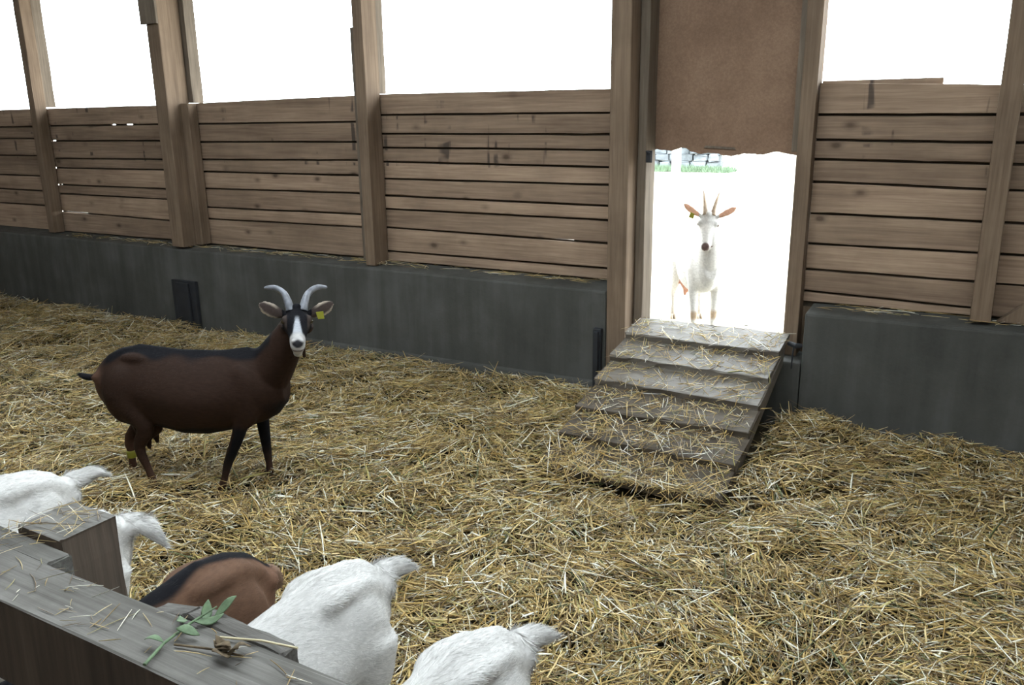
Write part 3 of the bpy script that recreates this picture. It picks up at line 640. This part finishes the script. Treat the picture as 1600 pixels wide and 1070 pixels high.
# the horned brown goat in the middle of the pen
BROWN = dict(poll=(0.855, -0.055, 0.90), yaw=math.radians(-68), pitch=math.radians(19), roll=math.radians(-3), horn_r=0.020, muzzle=1.0, coat=brown_coat(), horn_mat=HORN_G, ear=EAR_OUT,
    horn=[(0.027, 0.0, 0.0), (0.037, 0.040, -0.015), (0.054, 0.070, -0.040), (0.090, 0.088, -0.070), (0.135, 0.084, -0.095)],
    nf=[(0.575, -0.085, 0.52), (0.565, -0.085, 0.43), (0.545, -0.085, 0.33), (0.478, -0.082, 0.185), (0.452, -0.08, 0.11), (0.432, -0.08, 0.055), (0.422, -0.08, 0.015)],
    ff=[(0.575, 0.085, 0.52), (0.575, 0.085, 0.43), (0.585, 0.082, 0.33), (0.594, 0.08, 0.185), (0.598, 0.08, 0.11), (0.598, 0.08, 0.055), (0.606, 0.08, 0.015)],
    nh=[(-0.02, -0.085, 0.52), (0.03, -0.09, 0.44), (0.10, -0.098, 0.35), (0.055, -0.098, 0.245), (0.085, -0.098, 0.14), (0.105, -0.098, 0.06), (0.118, -0.098, 0.015)],
    fh=[(-0.02, 0.085, 0.52), (-0.01, 0.09, 0.43), (0.0, 0.098, 0.345), (-0.115, 0.098, 0.215), (-0.118, 0.098, 0.125), (-0.12, 0.098, 0.06), (-0.112, 0.098, 0.015)],
    tail=[(-0.155, 0, 0.575), (-0.195, 0, 0.548), (-0.235, 0, 0.552), (-0.268, 0, 0.565)], tail_r=(0.018, 0.018, 0.017, 0.006), wattle=True, tag=(1, (0.016, 0.016)),
    leg_band=(-0.118, 0.098, 0.125), voxel=0.0055, fur=dict(n=40000, length=0.014, lift=0.10))
make_goat('dark brown horned goat standing in the straw with its head turned to the viewer', (-3.381, 2.358, 0.0), math.radians(21.97), BROWN)
# the white goat outside
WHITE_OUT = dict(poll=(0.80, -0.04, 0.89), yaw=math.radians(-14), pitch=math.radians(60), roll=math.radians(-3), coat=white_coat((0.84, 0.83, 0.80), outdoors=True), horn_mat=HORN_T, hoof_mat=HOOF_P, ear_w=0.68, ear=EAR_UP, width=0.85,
    horn=[(0.024, 0.0, 0.0), (0.030, 0.05, -0.012), (0.040, 0.10, -0.035), (0.052, 0.145, -0.075)],
    nf=[(0.575, -0.08, 0.52), (0.57, -0.08, 0.43), (0.58, -0.075, 0.33), (0.60, -0.07, 0.20), (0.60, -0.07, 0.11), (0.60, -0.07, 0.055), (0.61, -0.07, 0.03)],
    ff=[(0.575, 0.08, 0.52), (0.57, 0.08, 0.43), (0.575, 0.075, 0.33), (0.58, 0.07, 0.20), (0.575, 0.065, 0.11), (0.57, 0.065, 0.055), (0.58, 0.065, 0.03)],
    nh=[(-0.02, -0.085, 0.52), (0.0, -0.09, 0.43), (0.03, -0.098, 0.345), (-0.06, -0.10, 0.22), (-0.05, -0.10, 0.125), (-0.045, -0.10, 0.06), (-0.035, -0.10, 0.03)],
    fh=[(-0.02, 0.085, 0.52), (0.0, 0.09, 0.43), (0.03, 0.098, 0.345), (-0.06, 0.10, 0.22), (-0.05, 0.10, 0.125), (-0.045, 0.10, 0.06), (-0.035, 0.10, 0.03)],
    tail=[(-0.155, 0, 0.60), (-0.19, 0, 0.62), (-0.22, 0, 0.66), (-0.23, 0, 0.71)], tag=(-1, (0.03, 0.018)), udder=(0.08, 0.075, 0.09), voxel=0.006)
make_goat('white horned goat standing outside, looking in through the doorway', (-1.86, 5.97, 0.20), math.radians(-62), WHITE_OUT)
# the goats with their heads under the rail
def feeder(coat, tail, width=0.8, up_=0.0, seed=0, **kw):
    d = dict(poll=(0.99, 0.0, 0.62), yaw=0.0, pitch=math.radians(48), coat=coat, horn_mat=HORN_T, ear=EAR_FEED, width=width, rump_up=up_,
        neck=[(0.60, 0, 0.56), (0.70, 0, 0.60), (0.84, 0, 0.61), (0.965, 0, 0.60)],
        horn=[(0.026, 0.0, -0.01), (0.034, 0.035, -0.05), (0.05, 0.045, -0.10), (0.07, 0.03, -0.14)],
        nf=[(0.575, -0.085, 0.52), (0.57, -0.085, 0.43), (0.575, -0.085, 0.33), (0.585, -0.082, 0.20), (0.58, -0.08, 0.11), (0.58, -0.08, 0.055), (0.59, -0.08, 0.03)],
        ff=[(0.575, 0.085, 0.52), (0.57, 0.085, 0.43), (0.57, 0.085, 0.33), (0.56, 0.082, 0.20), (0.55, 0.08, 0.11), (0.545, 0.08, 0.055), (0.555, 0.08, 0.03)],
        nh=[(-0.02, -0.085, 0.52), (0.0, -0.09, 0.43), (0.03, -0.098, 0.345), (-0.07, -0.10, 0.22), (-0.06, -0.10, 0.125), (-0.055, -0.10, 0.06), (-0.045, -0.10, 0.03)],
        fh=[(-0.02, 0.085, 0.52), (0.0, 0.09, 0.43), (0.03, 0.098, 0.345), (-0.05, 0.10, 0.22), (-0.04, 0.10, 0.125), (-0.035, 0.10, 0.06), (-0.025, 0.10, 0.03)],
        tail=tail, voxel=0.006, scale=0.96, hip=(0.060, 0.032, 0.026), relax=26, ridge=0.026); d.update(kw); return d
D90 = math.radians(-90); GR = 'goats feeding under the rail'
def tl(z, *offs):       # tail from its root; offsets (back, to the left, up)
    return [(-0.145, 0, z)]+[(-0.16-a, b, z+c) for a, b, c in offs]
def FURW(z, n=60000): return dict(n=n, length=0.017, lift=0.13, tail=(-0.15, 0, z))
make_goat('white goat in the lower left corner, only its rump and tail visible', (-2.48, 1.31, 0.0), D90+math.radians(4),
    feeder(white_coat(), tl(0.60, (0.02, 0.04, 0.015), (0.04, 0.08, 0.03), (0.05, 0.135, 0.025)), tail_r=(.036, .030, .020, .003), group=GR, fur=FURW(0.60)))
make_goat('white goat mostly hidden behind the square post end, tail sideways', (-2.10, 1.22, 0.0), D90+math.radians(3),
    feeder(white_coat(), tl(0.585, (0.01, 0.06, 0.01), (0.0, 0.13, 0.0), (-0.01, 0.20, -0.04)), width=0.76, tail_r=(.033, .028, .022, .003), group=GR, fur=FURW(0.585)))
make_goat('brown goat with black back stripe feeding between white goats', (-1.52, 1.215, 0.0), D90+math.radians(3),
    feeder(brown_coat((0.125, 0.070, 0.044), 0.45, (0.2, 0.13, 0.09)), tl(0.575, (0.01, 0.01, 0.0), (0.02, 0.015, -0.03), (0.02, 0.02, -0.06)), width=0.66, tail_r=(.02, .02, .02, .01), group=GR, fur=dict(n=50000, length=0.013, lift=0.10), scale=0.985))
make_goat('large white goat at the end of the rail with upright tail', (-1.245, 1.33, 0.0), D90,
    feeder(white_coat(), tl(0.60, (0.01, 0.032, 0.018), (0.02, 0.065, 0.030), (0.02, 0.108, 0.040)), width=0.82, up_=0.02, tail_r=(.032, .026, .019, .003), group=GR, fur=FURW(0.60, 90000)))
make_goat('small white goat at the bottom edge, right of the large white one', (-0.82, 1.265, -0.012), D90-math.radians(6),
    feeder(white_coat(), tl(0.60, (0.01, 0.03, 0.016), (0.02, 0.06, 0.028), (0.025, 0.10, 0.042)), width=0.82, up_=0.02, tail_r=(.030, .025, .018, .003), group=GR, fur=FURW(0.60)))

# ---------------------------------------------------------------- straw
PAL = np.array([(0.70, 0.55, 0.27), (0.55, 0.395, 0.145), (0.37, 0.24, 0.07), (0.84, 0.80, 0.66), (0.17, 0.11, 0.045), (0.42, 0.36, 0.13), (0.10, 0.12, 0.04)])
PW = np.array([0.19, 0.22, 0.18, 0.14, 0.14, 0.09, 0.04])
def stalks(name, base, nrm_t, yaw, pitch, length, width, parent=None, bend=0.5, pal_shift=1.0):
    """base (n,3) middles; each stalk a slim bent prism"""
    n = len(base); k = 4; t = np.linspace(-0.5, 0.5, k)
    d = np.stack([np.cos(yaw)*np.cos(pitch), np.sin(yaw)*np.cos(pitch), np.sin(pitch)], 1)
    if nrm_t is not None:                                    # lying on a tilted surface
        ax, ay, az = nrm_t; d = d[:, :1]*ax+d[:, 1:2]*ay+d[:, 2:]*az; upv = np.tile(az, (n, 1))
    else: upv = np.tile(np.array([0, 0, 1.0]), (n, 1))
    s = unit(np.cross(upv, d)); u = np.cross(d, s)
    b1 = RNG.normal(0, bend, n)*0.25; b2 = np.abs(RNG.normal(0, bend, n))*0.12
    P = base[:, None]+length[:, None, None]*(d[:, None]*t[None, :, None]+s[:, None]*(b1[:, None]*(t**2-0.1)[None])[:, :, None]+u[:, None]*(-b2[:, None]*(t**2-0.1)[None])[:, :, None])
    roll = RNG.normal(0, 0.6, n); cr, sr = np.cos(roll)[:, None], np.sin(roll)[:, None]
    s2, u3 = s*cr+u*sr, -s*sr+u*cr
    w = width[:, None]*(1-0.5*np.abs(t*2)**3)[None]
    tri = [(1, 0), (-0.6, 0.42), (-0.6, -0.42)]
    V = np.stack([P+s2[:, None]*(w*a)[:, :, None]*0.5+u3[:, None]*(w*b)[:, :, None]*0.5 for a, b in tri], 2).reshape(-1, 3)
    b0 = (np.arange(n)*k*3)[:, None]; Q = []
    for i in range(k-1):
        for j in range(3): Q.append(b0+np.array([[i*3+j, i*3+(j+1) % 3, (i+1)*3+(j+1) % 3, (i+1)*3+j]]))
    ci = RNG.choice(len(PAL), n, p=PW); cl = PAL[ci]*(0.75+0.5*RNG.random(n))[:, None]*pal_shift
    return mesh_np(name, V, np.concatenate(Q, 0), np.clip(np.repeat(cl, k*3, 0), 0, 0.9), STRAW, parent)
n = 150000
X = RNG.uniform(-10.0, 2.9, n*2); Y = RNG.uniform(0.95, 4.63, n*2)
a = 29.53*math.pi/180; depth = -X*math.sin(a)+Y*math.cos(a); lat = X*math.cos(a)+Y*math.sin(a)
vis = (depth > 0.55)*np.where(np.abs(lat) < depth*0.66+0.25, 1.0, np.where(np.abs(lat) < depth*0.8+1.3, 0.5, 0.2))
onr = (X > -1.80) & (X < -0.85) & (Y > 3.36)
w = vis*(~onr)*np.interp(depth, [1, 2, 4, 7, 9], [1.0, 1.0, 0.75, 0.5, 0.4]); keep = np.nonzero(RNG.random(n*2) < w)[0]
X, Y = X[keep], Y[keep]; n = len(X)
lay = RNG.random(n); fl_ = 0.5+0.5*np.sin(X*6.1+np.sin(Y*4.3)*2)*np.sin(Y*7.3+np.sin(X*5.1)*2)
Zs = hgt(X, Y)-0.018+lay**0.8*0.060+fl_*0.040
swirl = 1.6*np.sin(X*1.9+Y*1.3)+1.4*np.sin(Y*2.7-X*0.8)
yaw = np.where(RNG.random(n) < 0.45, swirl+RNG.normal(0, 0.5, n), RNG.uniform(0, 6.283, n))
pitch = RNG.normal(0, 0.20, n)+np.where(RNG.random(n) < 0.10, RNG.normal(0, 0.5, n), 0)
length = np.clip(RNG.lognormal(-2.45, 0.55, n), 0.025, 0.30); width = np.clip(RNG.lognormal(-5.32, 0.38, n), 0.0018, 0.012)
out = Y+np.abs(np.sin(yaw))*length*0.5 > 4.63; Y = np.where(out, 4.60-np.abs(np.sin(yaw))*length*0.5, Y)
straw = stalks('straw_bedding', np.stack([X, Y, Zs], 1), None, yaw, pitch, length, width)
tag(straw, 'deep golden straw bedding covering the barn floor', 'straw', kind='stuff')
# straw on the ramp, thicker near its foot
n = 2300; u = 1.43*RNG.random(n)**1.7; x = RNG.uniform(-0.44, 0.44, n)
ue = np.array(edges); ui = np.clip(np.searchsorted(ue, u)-1, 0, 5); nxt = np.append(ue[1:]+0.05, 1.452)
hh = 0.050+(0.002-0.050)*(u-ue[ui])/(nxt[ui]-ue[ui])+0.004+0.018*RNG.random(n)*np.where(u < 0.5, 2.2, 0.7)
R0v = np.array(R0); B = R0v+np.stack([x, u*RU.y+hh*RN.y, u*RU.z+hh*RN.z], 1)
ln = np.clip(RNG.lognormal(-2.75, 0.55, n), 0.02, 0.22)*np.where(u < 0.5, 1.25, 0.9)
o = stalks('loose_straw', B, (np.array([1, 0, 0.]), np.array(RU), np.array(RN)), RNG.uniform(0, 6.28, n), RNG.normal(0.02, 0.12, n), ln, np.clip(RNG.normal(0.004, 0.0012, n), .0018, .008), pal_shift=1.05)
tag(o, 'loose straw scattered over the treads of the ramp', 'straw', kind='stuff')
def ledge_straw(name, x0, x1, n, z, label):
    X = RNG.uniform(x0, x1, n); Y = 4.70+0.15*RNG.random(n)
    o = stalks(name, np.stack([X, Y, np.full(n, z)+0.004+0.01*RNG.random(n)], 1), None, RNG.normal(0, 0.5, n), RNG.normal(0, 0.06, n), np.clip(RNG.lognormal(-2.4, 0.5, n), .03, .22), np.full(n, 0.004))
    tag(o, label, 'straw', kind='stuff')
ledge_straw('ledge_straw', -7.5, -2.05, 320, 0.69, 'wisps of straw lying on the concrete ledge left of the doorway')
ledge_straw('ledge_straw', -0.7, 0.5, 60, 0.665, 'wisps of straw lying on the concrete ledge right of the doorway')
# bits on the rail
n = 90; X = RNG.uniform(-1.5, -0.62, n); Yr = RNG.uniform(0.60, 0.69, n)
o = stalks('rail_straw', np.stack([X, Yr, 1.0025+0.003*RNG.random(n)], 1), None, RNG.uniform(0, 6.28, n), RNG.normal(0, 0.05, n), np.clip(RNG.lognormal(-3.6, 0.5, n), .008, .07), np.full(n, 0.0018), pal_shift=0.7)
tag(o, 'bits of hay and chaff lying on the weathered rail', 'hay', kind='stuff')
n = 60; X = RNG.uniform(-1.45, -1.33, n); Yr = RNG.uniform(0.70, 0.85, n)
o = stalks('post_straw', np.stack([X, Yr, 1.009+0.006*RNG.random(n)], 1), None, RNG.uniform(0, 6.28, n), RNG.normal(0, 0.1, n), np.clip(RNG.lognormal(-3.0, 0.4, n), .02, .09), np.full(n, 0.0018), pal_shift=0.8)
tag(o, 'hay wisps lying on top of the square post end', 'hay', kind='stuff')

# ---------------------------------------------------------------- sprig, dry leaf, long stalks on the rail
e = empty('green_sprig', (-0.915, 0.655, 1.004), label='wilted green leafy sprig lying across the weathered rail', cat='sprig')
bm = bmesh.new(); tube(bm, [(0.012, -0.055, 0.002), (0.0, -0.02, 0.004), (-0.004, 0.02, 0.005), (0.004, 0.055, 0.012)], [0.0022, 0.002, 0.0018, 0.001], 8, ref=(1, 0, 0)); from_bm('stem', bm, GREEN, e)
for k, (px, py, a, l) in enumerate([(0.0, -0.02, 3.6, .022), (-0.002, 0.0, 0.4, .028), (-0.004, 0.012, 2.6, .03), (-0.002, 0.025, 0.9, .034), (0.0, 0.038, 2.2, .026), (0.004, 0.05, 1.3, .03)]):
    bm = bmesh.new(); d = Vector((math.cos(a), math.sin(a), 0.12)); s = Vector((-math.sin(a), math.cos(a), 0.3))
    loft(bm, [(Vector((px, py, 0.006))+d*l*t+Vector((0, 0, 0.007*math.sin(t*3+k))), s*(0.0005+0.006*math.sin(math.pi*min(1, t*1.02))**0.8), Vector((0, 0, 0.0007))) for t in np.linspace(0, 1, 8)], 8)
    from_bm('leaf', bm, GREEN, e, True)
e.scale = (1.2, 1.2, 1.0)
e = empty('dry_leaf_clump', (-0.818, 0.662, 1.003), label='crumpled dry brown leaf clump near the end of the rail', cat='leaf clump')
for k in range(7):
    bm = bmesh.new(); a = random.uniform(0, 6.28); d = Vector((math.cos(a), math.sin(a), random.uniform(-0.05, 0.5))); s = Vector((-math.sin(a), math.cos(a), random.uniform(-0.6, 0.6)))
    loft(bm, [(Vector((0, 0, 0.008))+d*0.026*t+Vector((0, 0, 0.006*math.sin(t*4+k))), s*(0.0008+0.009*math.sin(math.pi*t)), Vector((0, 0, 0.001))) for t in np.linspace(0, 1, 7)], 8)
    from_bm('leaf', bm, DRY, e, True)
for pts, lab in ((((-0.862, 0.682, 1.004), (-0.80, 0.70, 1.008), (-0.745, 0.712, 1.007)), 'long pale straw stalk lying over the right end of the rail'), (((-0.905, 0.640, 1.004), (-0.85, 0.655, 1.006), (-0.80, 0.667, 1.004)), 'thin dark twig lying in front of the dry leaf clump')):
    bm = bmesh.new(); tube(bm, pts, [0.0016]*3, 8, ref=(0, 0, 1)); tag(from_bm('straw_stalk', bm, STRAW if 'pale' in lab else DRY, None), lab, 'stalk')
    if 'pale' in lab:
        me = [o for o in C.objects if o.get('label') == lab][0].data
        at = me.attributes.new('tint', 'FLOAT_COLOR', 'POINT'); at.data.foreach_set('color', np.tile(np.array([.62, .55, .36, 1], np.float32), len(me.vertices)))

# ---------------------------------------------------------------- outside
e = empty('stone_wall', (-7.6, 24.5, 0.22), math.radians(6), label='grey dry stone wall far across the yard, seen through the doorway', cat='stone wall')
bm = bmesh.new()
for r in range(7):
    x = -5.0+random.random()*0.3
    while x < 0.75:
        w = random.uniform(0.25, 0.55); h = random.uniform(0.17, 0.21)
        box(bm, x, x+w-0.03, -0.25+random.uniform(-.05, .05), 0.3, r*0.2, r*0.2+h, bev=0.035, jit=0.012); x += w
from_bm('masonry', bm, STONE, e)
n = 5000; X = RNG.uniform(-12.5, -6.0, n); Yg = RNG.uniform(22.3, 23.25, n); hg = RNG.uniform(0.05, 0.22, n)
V = np.stack([np.stack([X-0.012, Yg, np.full(n, 0.21)], 1), np.stack([X+0.012, Yg, np.full(n, 0.21)], 1), np.stack([X+RNG.normal(0, .05, n), Yg+RNG.normal(0, .05, n), 0.21+hg], 1)], 1).reshape(-1, 3)
o = mesh_np('grass', V, np.arange(n*3).reshape(-1, 3), None, GRASS); tag(o, 'strip of green grass along the foot of the far stone wall', 'grass', kind='stuff')
e = empty('fence_post', (-7.3, 21.9, 0.22), label='pale fence post in front of the far stone wall', cat='fence post')
bm = bmesh.new(); box(bm, -0.11, 0.11, -0.08, 0.08, -0.05, 1.3, bev=0.02); from_bm('upright', bm, plain('pale_wood', (0.7, 0.68, 0.62)), e)
